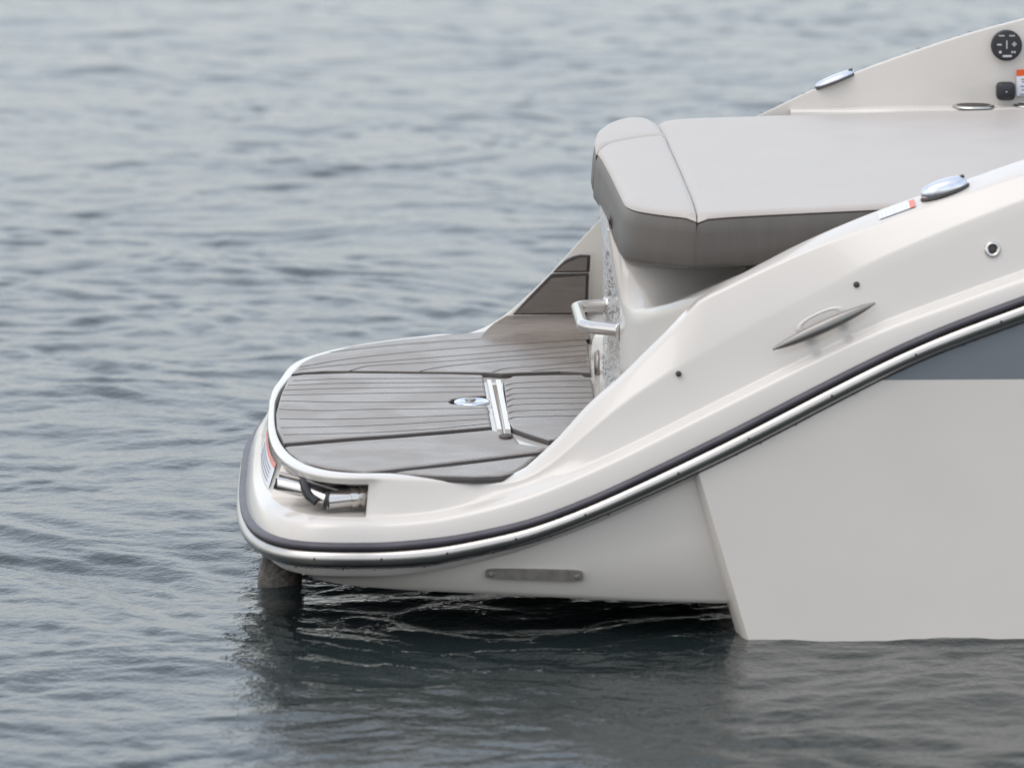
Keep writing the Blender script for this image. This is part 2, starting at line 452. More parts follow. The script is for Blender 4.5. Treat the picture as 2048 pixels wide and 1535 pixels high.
# outline of the port corner of the platform, as seen
fpx = [(548, 800), (560, 776), (577, 757), (604, 727), (625, 717), (660, 706), (700, 697), (800, 682), (900, 671), (965, 664)]
fpt = [atZ(a, b, ZP) for a, b in fpx]
NPS = int((sx >= .33).sum())                 # stations that stay on the straight port side
nport = NS-NPS+NA-1                          # stations round the port corner
def port_T():
    pts = [np.array([curve['T'][-1][0], YC])]+[np.array(q[:2]) for q in fpt[1:-1]]+[np.array([.33, 2*YC-float(Y0(.33)+offs['T'](.33))+.07])]
    s_ = np.concatenate([[0], np.cumsum([np.hypot(*((b-a)*np.array([2.2, 1]))) for a, b in zip(pts[:-1], pts[1:])])])
    u = np.linspace(0, s_[-1], nport+1)[1:]
    x = interp(u, s_, [p[0] for p in pts]); y = interp(u, s_, [p[1] for p in pts])
    for _ in range(8):
        x[1:-1] = (x[:-2]+2*x[1:-1]+x[2:])/4; y[1:-1] = (y[:-2]+2*y[1:-1]+y[2:])/4
    tx, ty = np.gradient(x), np.gradient(y); l = np.hypot(tx, ty)
    return x, y, -ty/l, tx/l
PTX, PTY, PNX, PNY = port_T()
pxs = [q[0] for q in ptz]; pzs = [q[2] for q in ptz]
port_dz = np.where(sx > .31, interp(sx, pxs+[2.4, 3.0], pzs+[pzs[-1]+.32*(2.4-pxs[-1]), pzs[-1]+.32*(2.4-pxs[-1])+.12])-zc['T'], 0)
port_dz = np.clip(port_dz, -.08, .12)
print('ZP', ZP, 'port_dz', [(round(float(x), 2), round(float(d), 3)) for x, d in zip(sx[::9], port_dz[::9])])
def full(k):
    c = curve[k]; m = c[:-1][::-1].copy(); m[:, 1] = 2*YC-m[:, 1]
    if k in ('T', 'A', 'B', 'H'):
        w = {'T': 1, 'A': 1, 'B': .9, 'H': .8}[k]
        d = np.concatenate([port_dz, np.zeros(NA)])[:-1][::-1]
        m[:, 2] += d*w
    m[:, 1] += [pshift(float(p[0]), k) for p in m]
    ad = abs(float(c[-1][0])-float(curve['T'][-1][0])); j = NPS-1
    sd = abs(float(c[j][1])-float(curve['T'][j][1]))
    w = np.linspace(0, 1, nport); d = ad+(sd-ad)*w
    m[:nport, 0] = PTX+PNX*d; m[:nport, 1] = PTY+PNY*d
    lo_ = nport-6
    for _ in range(6):
        m[lo_:nport+6] = (m[lo_-1:nport+5]+2*m[lo_:nport+6]+m[lo_+1:nport+7])/4
    return np.vstack([c, m])
FC = {k: full(k) for k in curve}
NT = len(FC['T'])
mid = NS+NA-1
FC['F'] = FC['T'].copy()
dirn = np.zeros((NT, 3))
tg = np.gradient(FC['R'], axis=0); tg[:, 2] = 0; tg /= np.linalg.norm(tg, axis=1)[:, None]
OUT = np.stack([tg[:, 1], -tg[:, 0], 0*tg[:, 0]], -1)
if OUT[mid][0] > 0: OUT = -OUT
FC['F'] = FC['T']-OUT*.012; FC['F'][:, 2] = ZP-.03
order = ['F', 'T', 'A', 'B', 'H', 'C', 'D', 'R', 'S', 'L']
rad = {'T': .009, 'A': .007, 'B': .007, 'H': .0, 'C': .006, 'D': .012, 'R': 0, 'S': 0}
rows = []; tagrow = []
for i in range(NT):
    P = [FC[k][i] for k in order]; col = [P[0]]; tags = ['F']
    for j in range(1, len(P)-1):
        r = rad[order[j]]; a, b = P[j-1]-P[j], P[j+1]-P[j]; la, lb = np.linalg.norm(a)+1e-9, np.linalg.norm(b)+1e-9
        q = min(r, la*.48, lb*.48)
        if r == 0:
            col.append(P[j]); tags.append(order[j]); continue
        A, B = P[j]+a/la*q, P[j]+b/lb*q
        for t in (0, .25, .5, .75, 1):
            col.append((1-t)**2*A+2*t*(1-t)*P[j]+t*t*B); tags.append(order[j])
    col.append(P[-1]); tags.append('L')
    rows.append(col); tagrow = tags
NR = len(tagrow)
jH = tagrow.index('H'); jC = len(tagrow)-1-tagrow[::-1].index('C')
# range of stations opened for the ladder locker
def station_px(k, i):
    d = FC[k][i]-CAM; w = d@FW; return 1024+F*(d@RT)/w, 767.5-F*(d@UP)/w
hole = [i for i in range(60, mid) if station_px('C', i)[0] <= 737 and (FC['C'][i][1] < .55)]
h0 = hole[0]
h1 = max(i for i in hole if station_px('C', i)[0] >= 541 or i == h0)
print('hole', h0, h1, station_px('C', h0), station_px('C', h1))
deck = MB(); V = [p for c in rows for p in c]; Fc = []
for i in range(NT-1):
    for j in range(NR-1):
        if jH <= j < jC and h0 <= i < h1: continue
        Fc.append((i*NR+j, (i+1)*NR+j, (i+1)*NR+j+1, i*NR+j+1))
deck.add(V, Fc)
deck.build('deck_shell', M['gel'], boat, sharp=60)
# ladder locker lining
lk_ = MB()
segs = range(h0, h1+1)
def inn(p, i, d): return p-OUT[i]*d
top_o = [rows[i][jH] for i in segs]; bot_o = [rows[i][jC] for i in segs]
cen = np.array([.03, .30, 0])
def pull(p, f): q = np.array(p)*1.0; q[0] += (cen[0]-q[0])*f*.9; q[1] += (cen[1]-q[1])*f; return q
top_i = [pull(p, .55)+np.array([0, 0, .0]) for p in top_o]; bot_i = [pull(p, .55) for p in bot_o]
lk_.grid([top_o, top_i]); lk_.grid([top_i, bot_i]); lk_.grid([bot_i, bot_o])
lk_.grid([[top_o[0], bot_o[0]], [top_i[0], bot_i[0]]]); lk_.grid([[top_o[-1], bot_o[-1]], [top_i[-1], bot_i[-1]]])
lk_.build('ladder_locker', M['gel'], boat, smooth=False)

# floor sheet of the platform and cockpit
n0 = min(range(NS), key=lambda i: abs(sx[i]-2.6))
loop = [FC['F'][i] for i in range(n0, NT-n0)]
fl = MB(); st = list(range(n0, mid+1))
a_ = [np.array([FC['F'][i][0], FC['F'][i][1], ZP-.010]) for i in st]
b_ = [np.array([FC['F'][NT-1-i][0], FC['F'][NT-1-i][1], ZP-.010]) for i in st]
fl.grid([a_, b_])
fl.build('deck_floor', M['gel'], boat, smooth=False)

# ---- skirt of the stern below the rail, underside, and main hull
def bottom_edge(i):
    pass
kx = [(616, 1149), (655, 1159), (753, 1169), (860, 1174), (1000, 1180), (1134, 1186), (1290, 1193), (1447, 1196), (1500, 1197)]
kp = [atY(p[0], p[1], .125) for p in kx]
kX = [q[0] for q in kp]; kZ = [q[2] for q in kp]
xend = 1.2
ib = min(range(NS), key=lambda i: abs(sx[i]-xend))
sk = MB(); st = range(ib, NT-ib)
Lr = [FC['L'][i]+OUT[i]*(-.004) for i in st]
Kr = []
for i in st:
    p = FC['L'][i]-OUT[i]*.045
    z = float(interp(p[0], kX, kZ)); z = min(z, FC['L'][i][2]-.012)
    Kr.append(np.array([p[0], p[1], z]))
Mr = [(a*.5+b*.5)-OUT[i]*.006 for a, b, i in zip(Lr, Kr, st)]
Kr2 = [b-OUT[i]*.018-np.array([0, 0, .012]) for b, i in zip(Kr, st)]
Kr3 = [np.array([b[0], b[1], b[2]+.015]) - OUT[i]*.16 for b, i in zip(Kr, st)]
for a in Kr3:
    a[1] = min(max(a[1], .3), 2*YC-.3)
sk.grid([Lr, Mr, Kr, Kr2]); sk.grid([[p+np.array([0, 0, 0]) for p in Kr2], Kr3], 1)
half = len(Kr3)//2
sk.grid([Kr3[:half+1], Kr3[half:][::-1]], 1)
sk.build('stern_skirt', [M['hull'], mat('shade_toned_underside', (.07, .058, .048), .5)], boat, sharp=70)  # underside coloured dark to stand in for shade and its reflection

eT = atY(1399, 951, .05); eB = atY(1496, 1275, .085)
def xe(z): return eT[0]+(eB[0]-eT[0])*(z-eT[2])/(eB[2]-eT[2])
hull = MB()
NX, NZ = 90, 30
for side in (0, 1):
    cols = []
    def topz(X): return float(np.interp(X, sx[::-1], zc['S'][::-1]))
    rowsH = []
    for j in range(NZ+1):
        v = j/NZ; row = []
        for i in range(NX+4):
            ii = max(i-3, 0)/NX
            # march from the aft edge forward
            zt_guess = topz(xe(.3)); X = None; z = None
            Xa = xe(0)
            # find z at this row for given X by iterating
            Xf = 3.0
            z = topz(1.0)
            X = xe(z)+(Xf-xe(z))*ii
            for _ in range(6):
                z = topz(X)+.006+(-.30-topz(X)-.006)*v
                X = xe(z)+(Xf-xe(z))*ii**1.2
            y = float(Y0(X))+.004+.055*v**1.5+.012*math.sin(math.pi*v)
            if i < 3:
                X += (-.022, -.013, -.005)[i]; y += (.075, .026, .007)[i]
            y = y if side == 0 else 2*YC-y
            row.append((X, y, z))
        rowsH.append(row)
    hull.grid(rowsH)
# transom under the platform
tr_ = [[(xe(z)-.018, y, z) for y in np.linspace(.13, 2*YC-.13, 12)] for z in np.linspace(.2, -.3, 6)]
hull.grid(tr_)
zl = float(atY(1900, 758.5, .045)[2])
mh = M['hull']
g = nd(mh, 'ShaderNodeTexCoord'); sepn = nd(mh, 'ShaderNodeSeparateXYZ'); gt = nd(mh, 'ShaderNodeMath', operation='GREATER_THAN'); gt.inputs[1].default_value = zl
mx = nd(mh, 'ShaderNodeMixRGB'); mx.inputs[1].default_value = (.79, .735, .675, 1); mx.inputs[2].default_value = (.205, .225, .242, 1)  # same gelcoat as the deck, lightened to make up for weak side light
lk(mh, g.outputs['Object'], sepn.inputs[0]); lk(mh, sepn.outputs[2], gt.inputs[0]); lk(mh, gt.outputs[0], mx.inputs[0]); lk(mh, mx.outputs[0], bsdf(mh).inputs['Base Color'])
blotch(mh, 2.2, .968, 1.01)
bsdf(mh).inputs['Roughness'].default_value = .14
hull.build('hull', mh, boat, sharp=50)

# ---- rub rail
def sweep(profile, st, name, m, parent, label=None):
    """profile: list of (fraction down from R to S, outward offset)"""
    rw = []
    for i in st:
        R, S = FC['R'][i], FC['S'][i]
        rw.append([R+(S-R)*f+OUT[i]*o for f, o in profile])
    mb = MB(); mb.grid(rw); return mb.build(name, m, parent, label=label)
stall = range(0, NT)
rail = sweep([(-.02, -.01), (-.02, .004), (.02, .012), (.10, .016), (.20, .016), (.25, .012), (.27, .005), (.92, .005), (.94, .009), (.97, .010), (1.0, .008), (1.03, .0), (1.03, -.02)], stall, 'rub_rail', M['vinyl'], boat)
ins = [(.27, .005)]
for a in np.linspace(12, 168, 13):
    ins.append((.605-.33*math.cos(math.radians(a)), .006+.019*math.sin(math.radians(a))))
ins.append((.935, .005))
insert = sweep(ins, stall, 'steel_insert', M['rail_steel'], rail)
sc0 = None
for p in [(630, 1115), (768, 1113), (905, 1103), (1040, 1070), (1175, 1026), (1348, 953), (1508, 873), (1669, 788), (1833, 709), (2007, 640)]:
    q = atY(p[0], p[1], .03)
    i = min(range(20, mid), key=lambda i: abs(FC['R'][i][0]-q[0]) if FC['R'][i][1] < .2 else 9)
    c = FC['R'][i]+(FC['S'][i]-FC['R'][i])*.58+OUT[i]*.0245
    s = MB(); s.lathe((0, 0, 0), (0, -1, 0), [(.0032, -.004), (.0032, .0002), (.002, .001), (.001, .001)], 12)
    if sc0 is None: sc0 = s.build('screw', M['dark'], rail); o = sc0
    else: o = sc0.copy(); scene.collection.objects.link(o); o.parent = rail
    o.location = c

# ---- platform panels of teak-look foam
def pad(name, outline, zb, zt, bev, mats, parent, lines=(), lw=.0048, crown=0., label=None):
    P = [np.array([p[0], p[1]]) for p in outline]
    A = sum(P[i][0]*P[(i+1) % len(P)][1]-P[(i+1) % len(P)][0]*P[i][1] for i in range(len(P)))
    if A < 0: P = P[::-1]
    n = len(P)
    def ins_(P, d):
        out = []
        for i in range(n):
            a, b, c = P[i-1], P[i], P[(i+1) % n]
            t1 = (b-a)/(np.linalg.norm(b-a)+1e-9); t2 = (c-b)/(np.linalg.norm(c-b)+1e-9)
            n1 = np.array([-t1[1], t1[0]]); n2 = np.array([-t2[1], t2[0]]); m = n1+n2; l = m@m
            m = m*2/l if l > .4 else n1
            out.append(b+m*d)
        return out
    mb = MB()
    lv = [(P, zb), (P, zt-bev), (ins_(P, bev*.3), zt-bev*.3), (ins_(P, bev), zt)]
    R = [[(q[0], q[1], z) for q in L] for L, z in lv]
    mb.grid(R[:2]+[R[2]], 1, True); mb.grid(R[2:], 0, True)
    mb.add(R[-1], [tuple(range(n))], 0)
    for ln in lines:
        L = [np.array(atZ(p[0], p[1], zt)) for p in ln]
        L = [np.array(q) for q in smooth_line(L)]
        a, b = [], []
        for i in range(len(L)):
            t = L[min(i+1, len(L)-1)]-L[max(i-1, 0)]; t = t/np.linalg.norm(t); nn = np.array([-t[1], t[0], 0])
            a.append(L[i]+nn*lw/2+np.array([0, 0, .0006])); b.append(L[i]-nn*lw/2+np.array([0, 0, .0006]))
        mb.grid([a, b], 1)
    return mb.build(name, mats, parent, smooth=False, label=label)
def smooth_line(L, n=10):
    s = [0]
    for i in range(1, len(L)): s.append(s[-1]+np.linalg.norm(L[i]-L[i-1]))
    t = np.linspace(0, s[-1], n*(len(L)-1)+1)
    return [np.array([float(interp(x, s, [p[k] for p in L])) for k in range(3)]) for x in t]
def chaikin(P, n=1):
    for _ in range(n):
        Q = []
        for i in range(len(P)):
            a, b = np.array(P[i]), np.array(P[(i+1) % len(P)]); Q += [a*.8+b*.2, a*.2+b*.8]
        P = Q
    return P
ZT = ZP+.003
def zpx(pts, z=ZT): return [atZ(a, b, z) for a, b in pts]
FM = [M['foam'], M['rubber']]
far_near = [(1182, 744), (1120, 741), (1040, 744), (1004, 746), (975, 744), (900, 743), (750, 741), (650, 741), (605, 744), (582, 747)]
far_far = [(604, 724), (625, 713), (700, 692), (800, 678), (900, 668), (965, 663), (1040, 662), (1172, 661), (1176, 700)]
pad('far_side_teak_pad', zpx(far_near+far_far), ZP-.012, ZT, .005, FM, boat,
    lines=[[(660, 704), (800, 689), (1000, 676), (1171, 669)], [(600, 734), (680, 720), (800, 706), (1000, 690), (1172, 679)],
           [(598, 739), (650, 733), (700, 728), (850, 716), (1000, 704), (1173, 690)], [(700, 741), (735, 732), (850, 725), (1000, 714), (1174, 701)],
           [(840, 742), (880, 734), (1000, 722), (1176, 711)], [(985, 744), (1010, 737), (1100, 730), (1178, 722)], [(1065, 742), (1100, 738), (1180, 733)]])
pad('inner_teak_pad', chaikin(zpx([(1005, 752), (1100, 749), (1182, 749), (1190, 795), (1180, 818), (1140, 860), (1107, 882), (1060, 868), (1016, 852), (1011, 800)]), 1), ZP-.012, ZT, .006, FM, boat,
    lines=[[(1010, 771), (1030, 766), (1183, 760)], [(1011, 782), (1030, 776), (1185, 773)], [(1012, 793), (1030, 787), (1186, 785)], [(1013, 803), (1030, 797), (1184, 795)], [(1014, 814), (1030, 809), (1178, 806)], [(1016, 826), (1030, 822), (1169, 818)], [(1017, 838), (1030, 834), (1156, 831)]])
hatch = [(577, 753), (605, 749), (700, 746), (800, 747), (900, 748), (966, 750), (973, 791), (940, 793), (905, 798), (897, 803), (905, 808), (976, 812), (984, 853), (900, 860), (800, 868), (700, 875), (567, 886), (553, 857), (551, 827), (561, 789)]
pad('hatch_teak_pad', zpx(hatch), ZP-.012, ZT+.001, .006, FM, boat,
    lines=[[(585, 761), (700, 757), (967, 756)], [(576, 770), (700, 766), (968, 764)], [(568, 780), (700, 776), (970, 773)], [(562, 790), (700, 787), (971, 783)], [(558, 801), (700, 804), (895, 803)], [(557, 818), (640, 821), (760, 818), (978, 816)], [(559, 837), (650, 838), (978, 828)], [(562, 855), (700, 852), (979, 837)], [(566, 869), (700, 866), (860, 858), (982, 846)]])
pad('near_corner_teak_pad', zpx([(568, 892), (700, 881), (800, 874), (900, 866), (985, 858), (1030, 870), (1042, 886), (1097, 894), (1080, 902), (983, 914), (880, 926), (800, 935), (730, 943), (655, 935), (601, 922), (577, 903)]), ZP-.012, ZT, .009, FM, boat)
pad('small_edge_teak_pad', zpx([(784, 944), (810, 940), (900, 931), (983, 921), (1076, 909), (1050, 931), (1028, 944), (1004, 950), (950, 952), (870, 950)]), ZP-.012, ZT, .008, FM, boat)
# hatch gap: raised white lips either side of a drain channel
gp = MB()
def strip(mb, a, b, w, z0, z1, mi=0):
    a, b = np.array(a), np.array(b); t = (b-a)/np.linalg.norm(b-a); n_ = np.array([-t[1], t[0], 0])
    mb.box((a+b)/2+np.array([0, 0, (z0+z1)/2-ZT]), t*np.linalg.norm(b-a)/2, n_*w/2, (0, 0, (z1-z0)/2), mi)
a, b = atZ(978, 757, ZT), atZ(999, 856, ZT); strip(gp, a, b, .010, ZP-.012, ZT-.002)
a, b = atZ(996, 757, ZT), atZ(1016, 856, ZT); strip(gp, a, b, .012, ZP-.012, ZT-.002)
gp.build('hatch_lip', M['gel'], boat, smooth=False)
gd = MB(); a, b = atZ(987, 760, ZT), atZ(1003, 855, ZT); strip(gd, a, b, .010, ZP-.0105, ZP-.008)
gd.build('drain_channel', mat('brown_drain', (.28, .21, .14), .5), boat, smooth=False)
# chrome hatch latch
lt = MB(); c = atZ(944, 803, ZT)
lt.lathe(c, (0, 0, 1), [(.002, -.004), (.042, -.004), (.043, -.001), (.040, .0025), (.032, .003), (.029, .001), (.006, .0005)], 32, 0, 1, 1.25, (1, 0, 0))
latch = lt.build('hatch_latch', M['chrome'], boat)
lt = MB(); lt.lathe(c+np.array([-.004, 0, 0]), (0, 0, 1), [(.001, .003), (.013, .003), (.013, .0065), (.001, .0065)], 20, 0, 1, 1.5, (1, 0, 0)); lt.build('latch_key', M['dull_steel'], latch)
# finger recess near the corner
fr = MB(); c = atZ(1012, 873, ZT+.001)
fr.lathe(c, (0, 0, 1), [(.001, 0), (.016, 0), (.016, .003), (.001, .003)], 20, 0, 1, 1.8, (1, 0, 0)); fr.build('finger_recess', M['dark'], boat)

# cove and wall panel on the port quarter
YW = 2*YC-float(Y0(.4)+offs['T'](.4))-.018
cv = MB(); rowsC = []
xl = [(1172, 664)]
xr = atY(1176, 660, YW)[0]
lowL = atY(962, 660, YW)[0]
for s in np.linspace(0, 1, 9):
    a = s*math.pi/2
    y = YW-.07+.07*math.sin(a); z = ZT+.05*(1-math.cos(a))
    zz = z
    # left end follows the rising edge
    X_l = float(interp(z-ZT, [0, .015, .03, .05], [lowL-.004, lowL+.012, lowL+.030, lowL+.064]))
    rowsC.append([(X_l+(xr-X_l)*t, y, z) for t in np.linspace(0, 1, 8)])
cv.grid(rowsC)
cv.build('cove_teak_pad', M['foam'], boat)
def wallpad(name, pts, Yw, th, mats, parent, bord=.009):
    P = [atY(a, b, Yw) for a, b in pts]; c = sum(P)/len(P); mb = MB()
    f = [p+(c-p)/np.linalg.norm(c-p)*bord for p in P]
    back = [p+np.array([0, .012, 0]) for p in P]; fr_ = [p-np.array([0, th, 0]) for p in P]; fi = [p-np.array([0, th+.0015, 0]) for p in f]
    mb.grid([back, fr_, fi], 1, True); mb.add(fi, [tuple(range(len(fi)))], 0)
    return mb.build(name, mats, parent, smooth=False)
WM = [M['foam_wall_shaded'], mat('wall_seam', (.028, .022, .020), .6)]
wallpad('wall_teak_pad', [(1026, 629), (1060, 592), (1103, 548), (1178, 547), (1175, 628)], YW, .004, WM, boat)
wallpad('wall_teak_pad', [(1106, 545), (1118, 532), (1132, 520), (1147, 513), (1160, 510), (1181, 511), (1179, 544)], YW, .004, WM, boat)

# ---- transom wall under the sunpad
tw = MB()
YN, YF = .92, 1.90
near = [(1211, 420), (1212, 440), (1215, 465), (1218, 500), (1226, 550), (1239, 610), (1246, 660), (1247, 700), (1243, 750), (1236, 790), (1228, 815)]
NE = [atY(a, b, YN) for a, b in near]
zz = np.linspace(ZP-.012, min(NE[0][2], float(atY(1393, 426, .36)[2])-.112), 27)
ez = [q[2] for q in NE]; ex = [q[0] for q in NE]
rowsT = []
for z in zz:
    xn = float(interp(z, ez, ex)); r = []
    for t in np.linspace(0, 1, 22):
        if t == 0: r += [(xn+.30, YN+.03, z), (xn+.06, YN+.012, z), (xn+.012, YN-.003, z)]
        y = YN+(YF-YN)*t
        xf = atY(1206, 600, YF)[0] + .012*(z-.6)*-1
        low = max(0, min(1, (z-.62)/.25))
        xfar = xf-.01*low
        b = xn+(xfar-xn)*t
        b -= .010*math.sin(math.pi*t)
        r.append((b, y, z))
    # port-side return
    r.append((r[-1][0]+.015, YF+.012, z)); r.append((r[-1][0]+1.2, YF+.014, z))
    rowsT.append(r)
for dx, dz in ((.03, .001), (.032, .07)):
    rowsT.append([(p[0]+dx, p[1], rowsT[26][0][2]+dz) for p in rowsT[26]])
tw.grid(rowsT)
transom = tw.build('transom_wall', M['wet'], boat, sharp=60)
# side moulding between transom wall and starboard gunwale
r0 = [(1216, 440, .918), (1236, 480, .91), (1262, 514, .905), (1300, 525, .90), (1380, 530, .88), (1480, 522, .80), (1600, 505, .70), (1800, 470, .6)]
r1 = [(1240, 606, .90), (1247, 628, .84), (1268, 631, .72), (1295, 622, .60), (1347, 605, .46), (1405, 580, .36), (1480, 548, .30), (1800, 450, .28)]
def curve3(r, n=50):
    P = [atY(a, b, y) for a, b, y in r]; return smooth_line(P, n//(len(P)-1)+1)
c0, c1 = curve3(r0), curve3(r1)
c2 = [np.array([p[0]+.01*0, p[1]-.012, ZP-.012]) for p in c1]
rws = []
for i in range(len(c0)):
    top = c0[i]+np.array([0, .12, .0]); 
    pr = arcpath([top, c0[i], c1[i], c2[i]], .03, 8)
    rws.append(pr)
sm = MB(); sm.grid(rws); sm.build('side_moulding', M['gel'], boat, sharp=70)
# step riser in the port walkway
sr = MB(); xa = atY(1176, 700, 2.0)[0]
zs = atY(1190, 650, 2.0)[2]
rr = []
for z, dx in ((ZP-.012, 0.0), (zs-.02, .004), (zs-.006, .009), (zs, .022), (zs+.002, .6)):
    rr.append([(xa+dx+.15, YF-.061, z)]+[(xa+dx+.012*(1-abs(2*t-1)), YF-.06+(YW+.10-YF)*t, z) for t in np.linspace(0, 1, 8)])
sr.grid(rr); sr.build('walkway_step', M['wet'], boat)
# oval speaker grille low on the transom wall
g_ = MB(); c = atY(1212, 732, 1.62)
g_.lathe(c+np.array([-.016, 0, 0]), (-1, 0.02, 0), [(.001, .0), (.038, .0), (.040, .004), (.034, .012), (.030, .008), (.001, .008)], 28)
g_.build('round_socket', M['dull_steel'], boat)
# grab handle
hd = MB()
pA, pB = atY(1212, 610, 1.52), atY(1242, 661, 1.02)
qA, qB = atY(1152, 613, 1.50), atY(1166, 653, 1.10)
hd.tube(arcpath([pA, qA, qB, pB], .05, 9), .0145, 18)
handle = hd.build('grab_handle', M['steel'], boat)
for p, q in ((pA, qA), (pB, qB)):
    d = (q-p)/np.linalg.norm(q-p); s = MB(); s.lathe(p, d, [(.001, -.002), (.021, -.002), (.021, .002), (.018, .005), (.0145, .006)], 24); s.build('mounting_flange', M['steel'], handle)

# ---- sunpad
ZS = float(atY(1393, 426, .36)[2])
SLP = .044
def zpad(X): return ZS+SLP*(X-.75)
from mathutils.geometry import delaunay_2d_cdt
def cushion(outline, grey, h, dz=0., edge_r=.020, seam_r=.006, crown=.009):
    """upholstered pad: outer edges round over to a grey side with piping, seams are shallow valleys"""
    P = [np.array([p[0], p[1]]) for p in outline]; g = list(grey)
    A = sum(P[i][0]*P[(i+1) % len(P)][1]-P[(i+1) % len(P)][0]*P[i][1] for i in range(len(P)))
    if A < 0: P = P[::-1]; g = g[::-1]
    Q, G = [], []; n = len(P)
    for i in range(n):
        a, b = P[i], P[(i+1) % n]; k = max(1, int(np.linalg.norm(b-a)/.02))
        for t in range(k): Q.append(a+(b-a)*t/k); G.append(bool(g[i] and g[(i+1) % n]))
    for _ in range(3):
        Q2 = [(Q[i-1]+2*Q[i]+Q[(i+1) % len(Q)])/4 for i in range(len(Q))]
        Q = [Q2[i] if (G[i] and G[i-1]) else Q[i] for i in range(len(Q))]
    n = len(Q); N = []
    for i in range(n):
        t = Q[(i+1) % n]-Q[i-1]; t = t/np.linalg.norm(t); N.append(np.array([-t[1], t[0]]))
    Qa = np.array(Q); Qb = np.roll(Qa, -1, 0); Ga = np.array(G)
    def dist(p, sel):
        a, b = Qa[sel], Qb[sel]
        if not len(a): return 9.
        ab = b-a; t = np.clip(((p-a)*ab).sum(1)/((ab*ab).sum(1)+1e-12), 0, 1)
        return float(np.sqrt(((a+ab*t[:, None]-p)**2).sum(1)).min())
    def top(p):
        de, ds = dist(p, Ga), dist(p, ~Ga)
        z = zpad(p[0])+dz
        if de < edge_r: z -= edge_r*.55*(1-math.sqrt(max(0, 1-(1-de/edge_r)**2)))
        z -= seam_r*max(0, 1-ds/.016)**2
        z += .0012*math.sin(p[0]*17+p[1]*5)*math.sin(p[1]*13-p[0]*4)*min(1, min(de, ds)/.05)
        z += crown*(1-math.exp(-min(de, .25)/.10)) + .004*(1-math.exp(-ds/.05))
        return z
    pts = [tuple(q) for q in Q]
    for d in (.0025, .006, .012, .020, .030):
        for i in range(n):
            q = Q[i]+N[i]*d
            if dist(q, np.ones(n, bool)) > d*.92: pts.append(tuple(q))
    lo, hi = Qa.min(0), Qa.max(0)
    for x in np.arange(lo[0], hi[0], .026):
        for y in np.arange(lo[1], hi[1], .03):
            q = np.array([x, y])
            if dist(q, np.ones(n, bool)) < .036: continue
            ins = False; j = n-1
            for i in range(n):
                if (Q[i][1] > y) != (Q[j][1] > y) and x < (Q[j][0]-Q[i][0])*(y-Q[i][1])/(Q[j][1]-Q[i][1])+Q[i][0]: ins = not ins
                j = i
            if ins: pts.append((x, y))
    r = delaunay_2d_cdt([Vector(p) for p in pts], [], [list(range(n))], 1, 1e-6)
    mb = MB(); vz = [(p[0], p[1], top(np.array([p[0], p[1]]))) for p in r[0]]
    mb.v = vz; mb.f = [tuple(f) for f in r[2]]; mb.m = [0]*len(r[2])
    R = []
    for off, dn in ((0, 0), (.0025, .004), (.0, .0075), (-.004, .03), (-.006, h*.6), (-.008, h-.010), (-.006, h-.003), (.001, h)):
        R.append([((Q[i]+N[i]*(off if G[i] else .001))[0], (Q[i]+N[i]*(off if G[i] else .001))[1], (top(Q[i])-dn) if dn < .02 else (zpad(Q[i][0])+dz-.012-dn)) for i in range(n)])
    b = len(mb.v)
    mb.v += [p for r_ in R for p in r_]
    for j in range(len(R)-1):
        for i in range(n):
            k = (i+1) % n; mb.f.append((b+j*n+i, b+j*n+k, b+(j+1)*n+k, b+(j+1)*n+i)); mb.m.append(1)
    mb.f.append(tuple(range(b+(len(R)-1)*n, b+len(R)*n))[::-1]); mb.m.append(1)
    return mb
CM = [M['cush'], M['cush_side']]
sp = bpy.data.objects.new('sunpad', None); scene.collection.objects.link(sp); sp.parent = boat
z = ZS
def zq(l):
    out = []
    for a, b in l:
        X = .9
        for _ in range(6): q = atZ(a, b, zpad(X)); X = float(q[0])
        out.append(q)
    return out
main = zq([(1395, 430), (1500, 425), (1650, 418), (1800, 411), (2048, 399), (2300, 388), (2280, 210), (2048, 220), (1800, 227), (1600, 232), (1450, 236), (1345, 240), (1315, 244), (1313, 248), (1323, 268), (1336, 292), (1360, 345), (1380, 392)])
cushion(main, [1]*14+[0]*4, .105, crown=.004).build('main_cushion', CM, sp, sharp=55)
aftp = zq([(1393, 430), (1350, 428), (1300, 422), (1268, 417), (1250, 408), (1240, 388), (1222, 350), (1205, 318), (1193, 301), (1215, 292), (1250, 286), (1290, 281), (1330, 278), (1335, 292), (1359, 345), (1379, 392)])
G_ = [1]*9+[0]*7
cushion(aftp, G_, .108, .002).build('aft_cushion', CM, sp, sharp=55)
prt = zq([(1192, 300), (1188, 284), (1194, 266), (1215, 250), (1245, 241), (1280, 238), (1300, 240), (1311, 246), (1322, 268), (1329, 277), (1290, 280), (1250, 285), (1215, 291)])
cushion(prt, [1]*8+[0]*5, .098, .004).build('port_cushion', CM, sp, sharp=55)
ub = MB()
base = zq([(1275, 362), (1700, 355), (2250, 340), (2230, 235), (1800, 250), (1350, 262), (1235, 262), (1225, 310), (1248, 345)])
b0 = [(p[0], p[1]+.02, zpad(p[0])-.098) for p in base]; bc = sum(base)/len(base); b1 = [(bc[0]+(p[0]-bc[0])*.8+.05, bc[1]+(p[1]-bc[1])*.4, ZP) for p in base]
ub.grid([b0, b1], 0, True); ub.add(b0, [tuple(range(len(b0)))])
ub.build('sunpad_base', M['gel'], boat, smooth=False)

